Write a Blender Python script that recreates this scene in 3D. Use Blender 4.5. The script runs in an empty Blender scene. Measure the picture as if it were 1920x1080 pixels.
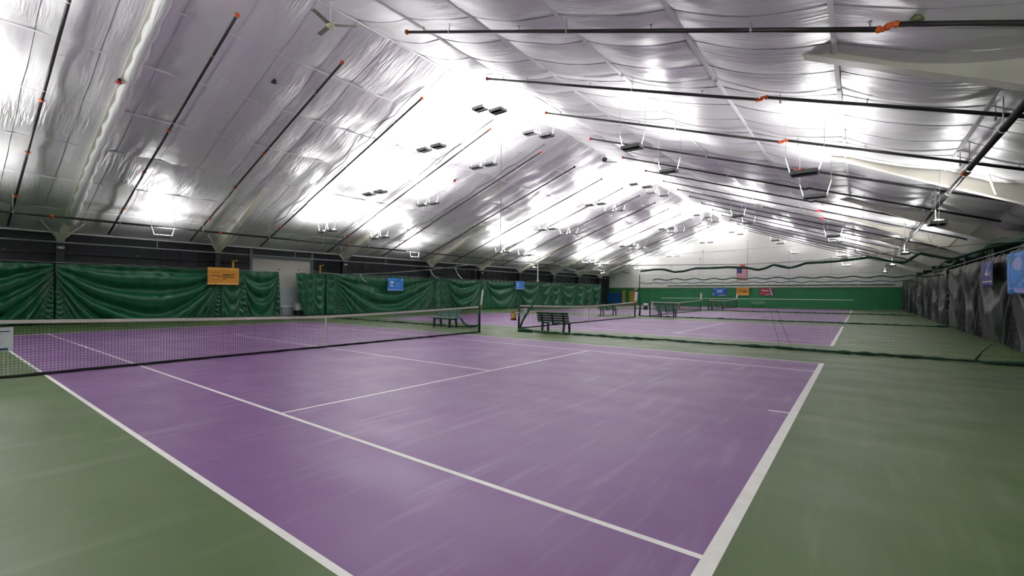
import bpy, math, random
from mathutils import Vector, Matrix, noise

random.seed(7)
sc = bpy.context.scene
COL = sc.collection
PI = math.pi

# ------------------------------------------------------------------ camera
CAM = (0.676, -1.382, 1.594); YAW = -0.622; ROLL = 0.006
F_PX = 836.56; CX = 53.56; CY = 10.5
cam_d = bpy.data.cameras.new('camera'); cam = bpy.data.objects.new('camera', cam_d); COL.objects.link(cam)
fw = Vector((math.sin(YAW), math.cos(YAW), 0)); r0 = Vector((math.cos(YAW), -math.sin(YAW), 0)); u0 = Vector((0, 0, 1))
rv = r0*math.cos(ROLL) + u0*math.sin(ROLL); uv_ = -r0*math.sin(ROLL) + u0*math.cos(ROLL)
m = Matrix((rv, uv_, -fw)).transposed().to_4x4(); m.translation = Vector(CAM); cam.matrix_world = m
cam_d.sensor_width = 36; cam_d.sensor_fit = 'HORIZONTAL'; cam_d.lens = F_PX/1920*36
cam_d.shift_x = -CX/1920; cam_d.shift_y = CY/1920
cam_d.clip_start = 0.05; cam_d.clip_end = 300
sc.camera = cam

# ------------------------------------------------------------------ world, view
w = bpy.data.worlds.new('world'); sc.world = w; w.use_nodes = True
w.node_tree.nodes['Background'].inputs[0].default_value = (0.75, 0.8, 0.9, 1)
w.node_tree.nodes['Background'].inputs[1].default_value = 0.02
sc.view_settings.view_transform = 'Standard'; sc.view_settings.look = 'None'
sc.view_settings.gamma = 1; sc.view_settings.use_curve_mapping = False
sc.view_settings.exposure = 2.6
LAMP = 25.0          # radiance of the uplight lenses
sc.cycles.use_denoising = True
sc.cycles.max_bounces = 12; sc.cycles.diffuse_bounces = 7; sc.cycles.glossy_bounces = 7
sc.cycles.transparent_max_bounces = 24
sc.cycles.sample_clamp_indirect = 12

# ------------------------------------------------------------------ materials
def srgb(*c):
    return tuple(((x/255)/12.92 if x/255 <= .04045 else ((x/255+.055)/1.055)**2.4) for x in c) + (1,)
MATS = {}
def mat(name, col, rough=.6, metal=0, spec=.5, var=0, vscale=3, bump=0, bscale=20, stretch=(1, 1, 1), emit=0, sheen=0):
    if name in MATS: return MATS[name]
    mt = bpy.data.materials.new(name); mt.use_nodes = True; nt = mt.node_tree; b = nt.nodes['Principled BSDF']
    c = srgb(*col) if max(col) > 1 else tuple(col)+(1,)
    b.inputs['Base Color'].default_value = c; b.inputs['Roughness'].default_value = rough
    b.inputs['Metallic'].default_value = metal; b.inputs['Specular IOR Level'].default_value = spec
    if emit:
        b.inputs['Emission Color'].default_value = c; b.inputs['Emission Strength'].default_value = emit
    if var or bump:
        tc = nt.nodes.new('ShaderNodeTexCoord'); mp = nt.nodes.new('ShaderNodeMapping'); mp.inputs['Scale'].default_value = stretch
        nt.links.new(tc.outputs['Object'], mp.inputs[0])
    if var:
        n = nt.nodes.new('ShaderNodeTexNoise'); n.inputs['Scale'].default_value = vscale; n.inputs['Detail'].default_value = 5
        nt.links.new(mp.outputs[0], n.inputs['Vector'])
        r = nt.nodes.new('ShaderNodeMapRange'); r.inputs[3].default_value = 1-var; r.inputs[4].default_value = 1+var
        r.inputs[1].default_value = .3; r.inputs[2].default_value = .7
        nt.links.new(n.outputs[0], r.inputs[0])
        mx = nt.nodes.new('ShaderNodeVectorMath'); mx.operation = 'SCALE'; mx.inputs[0].default_value = c[:3]
        nt.links.new(r.outputs[0], mx.inputs['Scale']); nt.links.new(mx.outputs[0], b.inputs['Base Color'])
    if bump:
        n2 = nt.nodes.new('ShaderNodeTexNoise'); n2.inputs['Scale'].default_value = bscale; n2.inputs['Detail'].default_value = 4
        nt.links.new(mp.outputs[0], n2.inputs['Vector'])
        bp = nt.nodes.new('ShaderNodeBump'); bp.inputs['Strength'].default_value = bump; bp.inputs['Distance'].default_value = .02
        nt.links.new(n2.outputs[0], bp.inputs['Height']); nt.links.new(bp.outputs[0], b.inputs['Normal'])
    MATS[name] = mt
    return mt

def court_paint(name, col, streak):
    mt = mat(name, col, rough=.5, spec=.8)
    nt = mt.node_tree; b = nt.nodes['Principled BSDF']; L = nt.links
    c = srgb(*col)
    tc = nt.nodes.new('ShaderNodeTexCoord')
    def nz(scale, rot, st, det=4):
        mp = nt.nodes.new('ShaderNodeMapping'); mp.inputs['Rotation'].default_value = (0, 0, rot); mp.inputs['Scale'].default_value = st
        L.new(tc.outputs['Object'], mp.inputs[0])
        n = nt.nodes.new('ShaderNodeTexNoise'); n.inputs['Scale'].default_value = scale; n.inputs['Detail'].default_value = det
        L.new(mp.outputs[0], n.inputs['Vector']); return n.outputs[0]
    def rng(o, a, b_, lo, hi):
        r = nt.nodes.new('ShaderNodeMapRange'); r.inputs[1].default_value = a; r.inputs[2].default_value = b_
        r.inputs[3].default_value = lo; r.inputs[4].default_value = hi; L.new(o, r.inputs[0]); return r.outputs[0]
    big = rng(nz(.25, 0, (1, 1, 1)), .3, .7, .93, 1.07)
    scuff = rng(nz(1.7, .12, (3.2, .35, 1), 6), .55, .78, 0, streak*1.5)
    scuff2 = rng(nz(2.6, -.3, (3.4, .45, 1), 6), .60, .80, 0, streak*1.2)
    v = nt.nodes.new('ShaderNodeVectorMath'); v.operation = 'SCALE'; v.inputs[0].default_value = c[:3]; L.new(big, v.inputs['Scale'])
    ad = nt.nodes.new('ShaderNodeMath'); ad.operation = 'ADD'; L.new(scuff, ad.inputs[0]); L.new(scuff2, ad.inputs[1])
    mx = nt.nodes.new('ShaderNodeMix'); mx.data_type = 'RGBA'; L.new(ad.outputs[0], mx.inputs[0]); L.new(v.outputs[0], mx.inputs[6])
    mx.inputs[7].default_value = srgb(190, 178, 196) if 'purple' in name else srgb(150, 165, 140)
    L.new(mx.outputs[2], b.inputs['Base Color'])
    rr = rng(nz(.8, .3, (1, 2, 1)),   .3, .7, .36, .50); L.new(rr, b.inputs['Roughness'])
    return mt

M_purple = court_paint('purple_court_paint', (122, 80, 137), .17)
M_green = court_paint('green_court_paint', (73, 99, 44), .12)
M_line = mat('white_line_paint', (236, 234, 230), .55, var=.05, vscale=8)
M_foil = None
def foil(name, base, rough, metal, bs):
    mt = mat(name, base, rough, metal)
    nt = mt.node_tree; L = nt.links; b = nt.nodes['Principled BSDF']
    tc = nt.nodes.new('ShaderNodeTexCoord')
    def nz(scale, st, det, dist=0):
        mp = nt.nodes.new('ShaderNodeMapping'); mp.inputs['Scale'].default_value = st; L.new(tc.outputs['Object'], mp.inputs[0])
        n = nt.nodes.new('ShaderNodeTexNoise'); n.inputs['Scale'].default_value = scale; n.inputs['Detail'].default_value = det
        n.inputs['Distortion'].default_value = dist
        L.new(mp.outputs[0], n.inputs['Vector']); return n.outputs[0]
    fine = nz(1.0, (1.3, 13, 1.3), 4, .5)        # creases run up and down the slope
    mask = nz(.45, (1, 1, 1), 2)
    mr = nt.nodes.new('ShaderNodeMapRange'); mr.inputs[1].default_value = .42; mr.inputs[2].default_value = .68; L.new(mask, mr.inputs[0])
    ml = nt.nodes.new('ShaderNodeMath'); ml.operation = 'MULTIPLY'; L.new(fine, ml.inputs[0]); L.new(mr.outputs[0], ml.inputs[1])
    bp = nt.nodes.new('ShaderNodeBump'); bp.inputs['Strength'].default_value = 1; bp.inputs['Distance'].default_value = bs
    L.new(ml.outputs[0], bp.inputs['Height'])
    bp2 = nt.nodes.new('ShaderNodeBump'); bp2.inputs['Strength'].default_value = 1; bp2.inputs['Distance'].default_value = bs*1.1
    L.new(nz(1.0, (.7, 1.6, .7), 2), bp2.inputs['Height']); L.new(bp.outputs[0], bp2.inputs['Normal'])
    L.new(bp2.outputs[0], b.inputs['Normal'])
    return mt
M_foil = foil('silver_foil_facing', (228, 227, 230), .38, .22, .055)
M_seam = mat('foil_seam_tape', (150, 150, 155), .4, .6)
M_sleeve = foil('white_foil_sleeve', (224, 224, 224), .5, .1, .05)
M_cream = mat('cream_steel_paint', (232, 229, 217), .5, var=.06, vscale=1.5)
M_dark = mat('charcoal_wall_panel', (29, 34, 40), .55, var=.1, vscale=.8)
M_darksteel = mat('dark_painted_steel', (44, 48, 50), .5)
M_gable = mat('white_gable_liner', (220, 221, 216), .6, var=.03, vscale=.4)
M_gwall = mat('green_wall_pad', (36, 124, 76), .55, var=.08, vscale=.5)
M_dgwall = mat('dark_green_wall', (16, 44, 32), .6)
M_curt = mat('green_vinyl', (24, 92, 62), .30, spec=.5, var=.06, vscale=2)
M_black_pipe = mat('black_iron_pipe', (52, 50, 50), .38, .3)
M_orange = mat('orange_coupling', (214, 96, 40), .45)
M_red = mat('red_paint', (205, 36, 44), .45)
M_white = mat('white_enamel', (232, 232, 230), .4)
M_greyw = mat('galvanised_steel', (176, 180, 182), .38, .5)
M_strap = mat('pale_strap_enamel', (226, 226, 228), .4)
M_tray = mat('grey_tray_enamel', (120, 122, 124), .45)
M_wire = mat('steel_wire', (170, 170, 172), .4, .6)
M_netblk = mat('black_net_cord', (26, 28, 30), .8)
M_tape = mat('white_net_tape', (214, 208, 198), .7)
M_dgreen = mat('dark_green_enamel', (22, 56, 46), .4)
M_bench = mat('green_bench_plastic', (16, 56, 46), .42)
M_benchslat = mat('pale_green_slat', (84, 122, 104), .45)  # slats, a paler green than the bench frames
M_divnet = mat('green_divider_net', (46, 70, 58), .8)
M_divband = mat('dark_green_hem', (30, 74, 56), .7, var=.3, vscale=8)
M_cable = mat('grey_cable', (172, 174, 170), .5)
M_yellow = mat('yellow_paint', (214, 176, 50), .5)
M_lamp = mat('lamp_lens', (1.0, .985, .965), .5, emit=LAMP)
M_fan = mat('mottled_fan_blade', (118, 120, 100), .5, var=.35, vscale=9)
M_fanhub = mat('cream_fan_hub', (212, 214, 172), .5)
M_dooru = mat('white_door_panel', (206, 202, 192), .5, var=.04, vscale=1)
M_doorl = mat('white_door_painted_reflection', (186, 196, 208), .5, var=.05, vscale=1)  # bluish reflection on the lower white door panels, put into their colour
M_paper = mat('white_placard', (214, 216, 222), .5)
M_text = mat('dark_print', (52, 56, 62), .6)
M_teal = mat('teal_print', (40, 92, 104), .6)

# charcoal curtain: lighter open mesh at the top, dark vinyl below, pale hem
def charcoal():
    mt = mat('charcoal_vinyl', (56, 60, 59), .42, spec=.35)
    nt = mt.node_tree; L = nt.links; b = nt.nodes['Principled BSDF']
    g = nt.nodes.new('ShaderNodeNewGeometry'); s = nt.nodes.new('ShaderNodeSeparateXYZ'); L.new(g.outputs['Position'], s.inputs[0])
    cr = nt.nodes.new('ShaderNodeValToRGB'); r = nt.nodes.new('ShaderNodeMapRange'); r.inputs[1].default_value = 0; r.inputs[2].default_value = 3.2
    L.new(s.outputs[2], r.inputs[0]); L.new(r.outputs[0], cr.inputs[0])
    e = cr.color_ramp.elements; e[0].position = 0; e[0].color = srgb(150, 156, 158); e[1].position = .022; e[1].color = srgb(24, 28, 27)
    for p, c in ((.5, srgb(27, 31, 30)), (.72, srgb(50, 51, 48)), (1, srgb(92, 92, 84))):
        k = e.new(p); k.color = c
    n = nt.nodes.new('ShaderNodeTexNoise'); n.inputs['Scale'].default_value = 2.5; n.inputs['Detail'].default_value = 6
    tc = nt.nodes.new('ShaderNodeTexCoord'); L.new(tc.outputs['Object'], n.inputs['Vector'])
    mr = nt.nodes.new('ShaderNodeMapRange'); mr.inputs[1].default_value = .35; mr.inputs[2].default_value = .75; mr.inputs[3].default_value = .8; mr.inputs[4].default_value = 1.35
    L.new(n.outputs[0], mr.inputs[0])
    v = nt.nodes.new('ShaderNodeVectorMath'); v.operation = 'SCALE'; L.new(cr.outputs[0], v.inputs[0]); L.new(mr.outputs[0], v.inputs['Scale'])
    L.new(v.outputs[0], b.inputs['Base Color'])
    return mt
M_char = charcoal()

# ------------------------------------------------------------------ helpers
def tag(o, label=None, cat=None, group=None, kind=None):
    if label: o['label'] = label
    if cat: o['category'] = cat
    if group: o['group'] = group
    if kind: o['kind'] = kind
    return o
def empty(name, loc, label=None, cat=None, group=None, rz=0):
    o = bpy.data.objects.new(name, None); COL.objects.link(o); o.location = loc; o.rotation_euler = (0, 0, rz)
    o.empty_display_size = .1
    return tag(o, label, cat, group)
class MB:
    def __init__(s): s.v = []; s.f = []; s.mi = []
    def quad(s, a, b, c, d, mi=0):
        n = len(s.v); s.v += [tuple(a), tuple(b), tuple(c), tuple(d)]; s.f.append((n, n+1, n+2, n+3)); s.mi.append(mi)
    def poly(s, pts, mi=0):
        n = len(s.v); s.v += [tuple(p) for p in pts]; s.f.append(tuple(range(n, n+len(pts)))); s.mi.append(mi)
    def box(s, x0, x1, y0, y1, z0, z1, mi=0):
        n = len(s.v); s.v += [(x, y, z) for z in (z0, z1) for y in (y0, y1) for x in (x0, x1)]
        for f in ((0, 2, 3, 1), (4, 5, 7, 6), (0, 1, 5, 4), (2, 6, 7, 3), (0, 4, 6, 2), (1, 3, 7, 5)):
            s.f.append(tuple(n+i for i in f)); s.mi.append(mi)
    def prism(s, poly, axis, a, b, mi=0):       # extrude a 2d polygon along axis
        def P(p, t): return {0: (t, p[0], p[1]), 1: (p[0], t, p[1]), 2: (p[0], p[1], t)}[axis]
        k = len(poly); n = len(s.v); s.v += [P(p, a) for p in poly] + [P(p, b) for p in poly]
        s.f.append(tuple(n+i for i in range(k))); s.f.append(tuple(n+k+i for i in reversed(range(k)))); s.mi += [mi, mi]
        for i in range(k):
            j = (i+1) % k; s.f.append((n+i, n+k+i, n+k+j, n+j)); s.mi.append(mi)
    def bar(s, a, b, w, h=None, mi=0, up=(0, 0, 1)):
        h = h or w; a = Vector(a); b = Vector(b); d = (b-a).normalized(); u = Vector(up)
        if abs(d.dot(u)) > .98: u = Vector((1, 0, 0))
        sd = d.cross(u).normalized(); u = sd.cross(d).normalized(); n = len(s.v)
        for p in (a, b):
            for sx, sz in ((-1, -1), (1, -1), (1, 1), (-1, 1)): s.v.append(tuple(p + sd*sx*w/2 + u*sz*h/2))
        for f in ((0, 1, 2, 3), (7, 6, 5, 4), (0, 4, 5, 1), (1, 5, 6, 2), (2, 6, 7, 3), (3, 7, 4, 0)):
            s.f.append(tuple(n+i for i in f)); s.mi.append(mi)
    def tube(s, pts, r, seg=8, mi=0, cap=True):
        pts = [Vector(p) for p in pts]; n = len(s.v); rs = r if isinstance(r, (list, tuple)) else [r]*len(pts)
        for i, p in enumerate(pts):
            d = (pts[min(i+1, len(pts)-1)] - pts[max(i-1, 0)]).normalized()
            u = Vector((0, 0, 1)) if abs(d.z) < .95 else Vector((1, 0, 0))
            a = d.cross(u).normalized(); b = a.cross(d).normalized()
            for k in range(seg):
                t = 2*PI*k/seg; s.v.append(tuple(p + (a*math.cos(t)+b*math.sin(t))*rs[i]))
        for i in range(len(pts)-1):
            for k in range(seg):
                k2 = (k+1) % seg; s.f.append((n+i*seg+k, n+i*seg+k2, n+(i+1)*seg+k2, n+(i+1)*seg+k)); s.mi.append(mi)
        if cap:
            s.f.append(tuple(n+k for k in reversed(range(seg)))); s.mi.append(mi)
            e = n+(len(pts)-1)*seg; s.f.append(tuple(e+k for k in range(seg))); s.mi.append(mi)
    def sphere(s, c, r, nu=10, nv=6, sc_=(1, 1, 1), mi=0):
        n = len(s.v); c = Vector(c)
        for j in range(nv+1):
            p = PI*j/nv
            for i in range(nu):
                t = 2*PI*i/nu
                s.v.append((c.x+r*sc_[0]*math.sin(p)*math.cos(t), c.y+r*sc_[1]*math.sin(p)*math.sin(t), c.z+r*sc_[2]*math.cos(p)))
        for j in range(nv):
            for i in range(nu):
                i2 = (i+1) % nu; s.f.append((n+j*nu+i, n+(j+1)*nu+i, n+(j+1)*nu+i2, n+j*nu+i2)); s.mi.append(mi)
    def grid(s, fn, nu, nv, mi=0):
        n = len(s.v)
        for j in range(nv+1):
            for i in range(nu+1): s.v.append(tuple(fn(i/nu, j/nv)))
        for j in range(nv):
            for i in range(nu):
                a = n+j*(nu+1)+i; s.f.append((a, a+1, a+nu+2, a+nu+1)); s.mi.append(mi)
    def mesh(s, name, mats, smooth, off=(0, 0, 0)):
        me = bpy.data.meshes.new(name); ox, oy, oz = off
        me.from_pydata([(x-ox, y-oy, z-oz) for x, y, z in s.v], [], s.f)
        for mm in (mats if isinstance(mats, (list, tuple)) else [mats]): me.materials.append(mm)
        me.polygons.foreach_set('material_index', s.mi)
        if smooth: me.polygons.foreach_set('use_smooth', [True]*len(s.f))
        me.update(); return me
    def build(s, name, mats, parent=None, smooth=False, label=None, cat=None, group=None, kind=None, thick=0):
        if parent is not None:
            q = parent; off = Vector((0, 0, 0))
            while q: off += q.location; q = q.parent
        else:
            xs = [v[0] for v in s.v]; ys = [v[1] for v in s.v]; zs = [v[2] for v in s.v]
            off = Vector(((min(xs)+max(xs))/2, (min(ys)+max(ys))/2, min(zs)))
            if kind == 'structure': off = Vector((0, 0, 0))
        o = bpy.data.objects.new(name, s.mesh(name, mats, smooth, off)); COL.objects.link(o)
        if parent is not None: o.parent = parent
        else: o.location = off
        if thick:
            md = o.modifiers.new('thickness', 'SOLIDIFY'); md.thickness = thick; md.offset = 0
        return tag(o, label, cat, group, kind)
def copy_tree(o, parent=None):
    c = o.copy(); COL.objects.link(c); c.parent = parent
    for ch in list(o.children):
        copy_tree(ch, c)
    return c
def N(x, y=0, z=0): return noise.noise(Vector((x, y, z)))
ORD = ['first', 'second', 'third', 'fourth', 'fifth', 'sixth', 'seventh', 'eighth', 'ninth', 'tenth', 'eleventh', 'twelfth',
       'thirteenth', 'fourteenth', 'fifteenth', 'sixteenth', 'seventeenth', 'eighteenth', 'nineteenth', 'twentieth']

# ------------------------------------------------------------------ building dimensions
XL, XR, YN, YF = -31.5, 6.3, -9.0, 62.0
RX, RZ = -13.3, 10.9
PITCH = 15.43
D = [0, 15.38, 30.83, 46.30]          # near doubles line of each court
def roof(x): return RZ + .35*(x-RX) if x < RX else RZ - .333*(x-RX)
PURL_L = [-15.95, -18.55, -21.15, -23.8, -26.45, -29.1]
PURL_R = [-10.6, -7.9, -5.15, -2.45, .25, 2.8, 5.1]
ALLX = sorted([XL, RX, XR] + PURL_L + PURL_R)
SEAM = 1.36
FRAMES = [-4.2, 2.6, 9.1, 17.2, 25.5, 32.0, 38.4, 45.2, 51.4, 57.4]

# ------------------------------------------------------------------ floor
def court_cell(x, y):
    for k, d in enumerate(D):
        yy = y-d
        if 0 <= yy <= 10.97 and -23.77 <= x <= 0:
            e = .05
            if x > -.10 or x < -23.67: return 2
            if yy < e or yy > 10.97-e: return 2
            if 1.37 <= yy <= 1.42 or 9.55 <= yy <= 9.60: return 2
            if 1.37 < yy < 9.6 and (-5.535 <= x <= -5.485 or -18.285 <= x <= -18.235): return 2
            if 5.46 <= yy <= 5.51 and -18.285 <= x <= -5.485: return 2
            if 5.46 <= yy <= 5.51 and (x > -.35 or x < -23.42): return 2
            return 1
    return 0
xs = [XL, -23.77, -23.67, -23.42, -18.285, -18.235, -5.535, -5.485, -.35, -.10, 0, XR]
ys = [YN]
for d in D: ys += [d, d+.05, d+1.37, d+1.42, d+5.46, d+5.51, d+9.55, d+9.60, d+10.92, d+10.97]
ys += [YF]
fl = MB()
for i in range(len(xs)-1):
    for j in range(len(ys)-1):
        c = court_cell((xs[i]+xs[i+1])/2, (ys[j]+ys[j+1])/2)
        fl.quad((xs[i], ys[j], 0), (xs[i+1], ys[j], 0), (xs[i+1], ys[j+1], 0), (xs[i], ys[j+1], 0), c)
fl.build('floor', [M_green, M_purple, M_line], kind='structure')

# ------------------------------------------------------------------ ceiling
def ceil_z(x, y):
    k = 0
    for i in range(len(ALLX)-1):
        if ALLX[i] <= x <= ALLX[i+1]: k = i; break
    t = (x-ALLX[k])/(ALLX[k+1]-ALLX[k]); sy = (y-YN)/SEAM; ty = sy-math.floor(sy)
    right = x > RX
    A = (.15 if right else .07)*(1+.6*N(k*3.1, y*.22, 4.2))
    sag = 4*A*t*(1-t)*(.80+.20*math.sin(PI*ty)**.6)
    pil = (.035 if right else .05)*math.sin(PI*ty)**.7
    nz = .05*N(x*.55, y*.5, 1.3) + .03*N(x*1.1, y*2.2, 7.7)*(4*t*(1-t))
    return roof(x) - sag - pil - nz*.9
ce = MB()
NY = int((YF-YN)/.17)
for i in range(len(ALLX)-1):
    a, b = ALLX[i], ALLX[i+1]
    ce.grid(lambda u, v: (a+(b-a)*u, YN+(YF-YN)*v, ceil_z(min(max(a+(b-a)*u, a+1e-6), b-1e-6), YN+(YF-YN)*v)), 12, NY)
# seam flaps hanging from the blanket
k = 1
while YN + k*SEAM < YF - .2:
    y = YN + k*SEAM
    pts = []
    for i in range(len(ALLX)-1):
        for q in range(8): pts.append(ALLX[i]+(ALLX[i+1]-ALLX[i])*q/8)
    pts.append(XR)
    for x0, x1 in zip(pts[:-1], pts[1:]):
        h0 = .022+.02*abs(N(x0*1.3, y)); h1 = .022+.02*abs(N(x1*1.3, y))
        z0, z1 = ceil_z(x0, y), ceil_z(x1, y); w0 = .03*N(x0*.7, y*3, 2); w1 = .03*N(x1*.7, y*3, 2)
        ce.quad((x0, y, z0), (x1, y, z1), (x1, y+w1, z1-h1), (x0, y+w0, z0-h0), 1)
    k += 1
ce.build('ceiling', [M_foil, M_seam], smooth=True, kind='structure')

# ------------------------------------------------------------------ walls
wl = MB()
DY0, DY1, DZ = 11.25, 15.05, 3.80           # overhead door opening in the left wall
def wall_left(y0, y1, z0, z1): wl.box(XL-.12, XL, y0, y1, z0, z1)
wall_left(YN, DY0, 0, roof(XL)+.05); wall_left(DY1, YF, 0, roof(XL)+.05); wall_left(DY0, DY1, DZ, roof(XL)+.05)
y = YN+.3
while y < YF:
    if not (DY0-.1 < y < DY1+.1): wl.box(XL, XL+.035, y, y+.06, 0, 4.45)
    y += .9
wl.build('wall_left', [M_dark], kind='structure')
b = MB(); b.box(XR, XR+.12, YN, YF, 0, roof(XR)+.05)
y = YN+.3
while y < YF: b.box(XR-.035, XR, y, y+.06, 0, 4.2); y += .9
b.build('wall_right', [M_dgwall], kind='structure')
b = MB(); b.prism([(XL, 0), (XR, 0), (XR, roof(XR)), (RX, RZ), (XL, roof(XL))], 1, YN-.12, YN)
b.build('wall_near', [M_gwall], kind='structure')
b = MB()
b.prism([(XL, 2.6), (XR, 2.6), (XR, roof(XR)), (RX, RZ), (XL, roof(XL))], 1, YF, YF+.12, 0)
b.box(XL, XR, YF-.04, YF+.12, 0, 2.5, 1)
b.box(-23.0, 0.0, YF-.048, YF-.04, 1.03, 1.10, 2)
b.build('wall_far', [M_gable, M_gwall, M_line], kind='structure')
b = MB(); b.box(XL, XR, YF-.12, YF, 2.5, 2.6); b.build('trim_1', [mat('tan_cap', (150, 152, 118), .6)], kind='structure')
# wall girts
for i, (z, yy0, yy1) in enumerate(((3.05, YN, 9.9), (3.45, YN, DY0-.3), (3.45, DY1+.3, YF))):
    b = MB(); b.box(XL+.036, XL+.16, yy0, yy1, z-.03, z+.03); b.build('trim_%d' % (i+2), [M_darksteel], kind='structure')
for i, z in enumerate((1.2, 3.3)):
    b = MB(); b.box(XR-.16, XR-.036, YN, YF, z-.03, z+.03); b.build('trim_%d' % (i+6), [M_dgwall], kind='structure')
# eave closure at the top of the left wall
b = MB(); b.box(XL+.036, XL+.15, YN, YF, 4.42, 4.50); b.build('trim_5', [M_white], kind='structure')

# overhead door with frame
dr = empty('door_1', (XL, (DY0+DY1)/2, 0)); tag(dr, kind='structure')
b = MB()
for i in range(6):
    z0 = DZ*i/6
    b.box(XL-.06, XL-.01, DY0, DY1, z0+.012, z0+DZ/6-.012, 1 if i < 3 else 0); b.box(XL-.06, XL-.025, DY0, DY1, z0-.012, z0+.012, 1 if i < 3 else 0)
b.build('door_leaf', [M_dooru, M_doorl], dr)
b = MB(); b.box(XL-.01, XL+.01, DY1-2.15, DY1-2.05, 2.15, 2.22); b.box(XL-.01, XL+.01, DY0+1.6, DY0+1.7, 3.1, 3.16); b.box(XL-.01, XL+.01, DY1-.9, DY1-.8, 3.1, 3.16)
b.build('hinge_plate', [M_darksteel], dr)
b = MB(); b.box(XL-.02, XL+.10, DY0-.16, DY0, 0, 4.35); b.box(XL-.02, XL+.10, DY1, DY1+.16, 0, 4.35); b.box(XL-.02, XL+.10, DY0, DY1, DZ, DZ+.12)
b.build('door_frame', [mat('grey_door_frame', (110, 118, 120), .5)], dr)

# conduits on the gable wall
for i, (x, zt) in enumerate(((-21.5, 5.6), (-17.5, 6.5), (-17.1, 7.6), (-11.4, 8.6), (-6.6, 7.0), (-2.2, 6.0))):
    b = MB(); b.tube([(x, YF-.05, 2.62), (x, YF-.05, zt)], .022, 6); b.box(x-.08, x+.08, YF-.1, YF-.02, zt, zt+.12)
    b.build('wall_conduit', [M_greyw], label='thin grey vertical conduit on the white gable wall, %s from the left' % ORD[i], cat='conduit', group='conduits on the white gable wall')

# ------------------------------------------------------------------ steel frames
def frame(y, idx):
    whr = 'added out of view behind the camera' if y < 0 else '%s visible frame counted from the camera end' % ORD[idx-1]
    root = empty('portal_frame', (RX, y, 0), 'tapered cream steel portal frame spanning the hall, %s' % whr, 'steel frame', 'steel portal frames')
    t = .012; hw = .14
    big = idx == 1
    # columns (dark painted) ---
    b = MB(); b.prism([(XL+.17, 0), (XL+.48, 0), (-30.65, 3.98), (XL+.17, 3.98)], 1, y-t, y+t)
    b.bar((XL+.48, y, 0), (-30.65, y, 3.98), 2*hw, .03, up=(1, 0, 0)); b.build('column', M_darksteel, root)
    b = MB(); b.prism([(XR-.17, 0), (XR-.5, 0), (5.25, 3.93), (XR-.17, 3.93)], 1, y-t, y+t)
    b.bar((XR-.5, y, 0), (5.25, y, 3.93), 2*hw, .03, up=(1, 0, 0)); b.build('column', M_dgwall, root)
    # left rafter: web polygon between lower flange and roof blanket
    if big:
        xe, ze = -15.2, roof(-15.2)-.16
        low = [(-30.65, 4.0), (-24.6, roof(-24.6)-.32), (xe, ze)]
    else:
        xe = -24.3; ze = roof(xe)-.10; low = [(-30.65, 4.0), (xe, ze)]
    top = [(xe, roof(xe)-.03), (XL+.17, roof(XL+.17)-.03), (XL+.17, 4.45)]
    b = MB(); b.prism(low+top, 1, y-t, y+t)
    for p, q in zip(low[:-1], low[1:]): b.bar((p[0], y, p[1]), (q[0], y, q[1]), 2*hw, .03)
    b.prism([(-30.65, 3.98), (-30.62, 3.98), (XL+.2, roof(XL)-.05), (XL+.17, roof(XL)-.05)], 1, y-hw, y+hw)
    b.build('rafter', M_cream, root)
    if big:
        b = MB(); n = 46; pts = []; rs = []
        for i in range(n+1):
            s = i/n; x = -29.0+(xe+29.0)*s
            z = (4.0+(roof(-24.6)-.32-4.0)*(x+30.65)/6.05) if x < -24.6 else (roof(-24.6)-.32)+(ze-(roof(-24.6)-.32))*(x+24.6)/(xe+24.6)
            pts.append((x, y+.10, z+.02)); rs.append(.17+.035*math.sin(i*1.9)+.03*N(i*.7))
        b.tube(pts, rs, 12); b.build('foil_sleeve', M_sleeve, root, smooth=True, label='crinkled white foil sleeve')
    # right rafter
    xe = -.9; ze = roof(xe)-.04
    low = [(5.25, 3.95), (2.8, 5.02), (xe, ze)]; top = [(xe, roof(xe)-.03), (XR-.17, roof(XR-.17)-.03), (XR-.17, 3.95)]
    b = MB(); b.prism(low+top, 1, y-t, y+t)
    for p, q in zip(low[:-1], low[1:]): b.bar((p[0], y, p[1]), (q[0], y, q[1]), 2*hw, .03)
    b.bar((4.55, y, 4.27), (4.95, y, roof(4.95)-.05), 2*hw, .03, up=(1, 0, 0))
    b.build('rafter', M_cream, root)
    if y < 40:
        for s in (-1, 1):
            b = MB(); b.bar((-30.6, y+s*.12, 4.12), (-30.0, y+s*.72, 4.86), .05, .05); b.build('knee_brace', M_cream, root)
            b = MB(); b.bar((3.9, y+s*.12, 4.6), (3.6, y+s*.8, 5.15), .05, .05); b.build('knee_brace', M_cream, root)
    return root
for i, y in enumerate(FRAMES): frame(y, i)

# purlin straps under the blanket
def side(x): return 'left' if x < RX else 'right'
for lst in (PURL_L, PURL_R):
    for i, x in enumerate(lst):
        b = MB(); wd = .05 if x < RX else .085; z = roof(x)
        b.bar((x, YN+.02, z-.035), (x, YF-.02, z-.035), wd, .03 if x < RX else .05)
        b.build('purlin_strap', M_strap, label='long pale steel strap under the %s roof slope, %s down from the ridge' % (side(x), ORD[i]),
                cat='steel strap', group='steel straps along the %s roof slope' % side(x))
b = MB(); b.bar((RX, YN+.02, RZ-.06), (RX, YF-.02, RZ-.06), .07, .03)
b.build('ridge_strap', M_white, label='thin white strap along the roof ridge', cat='steel strap')

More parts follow.
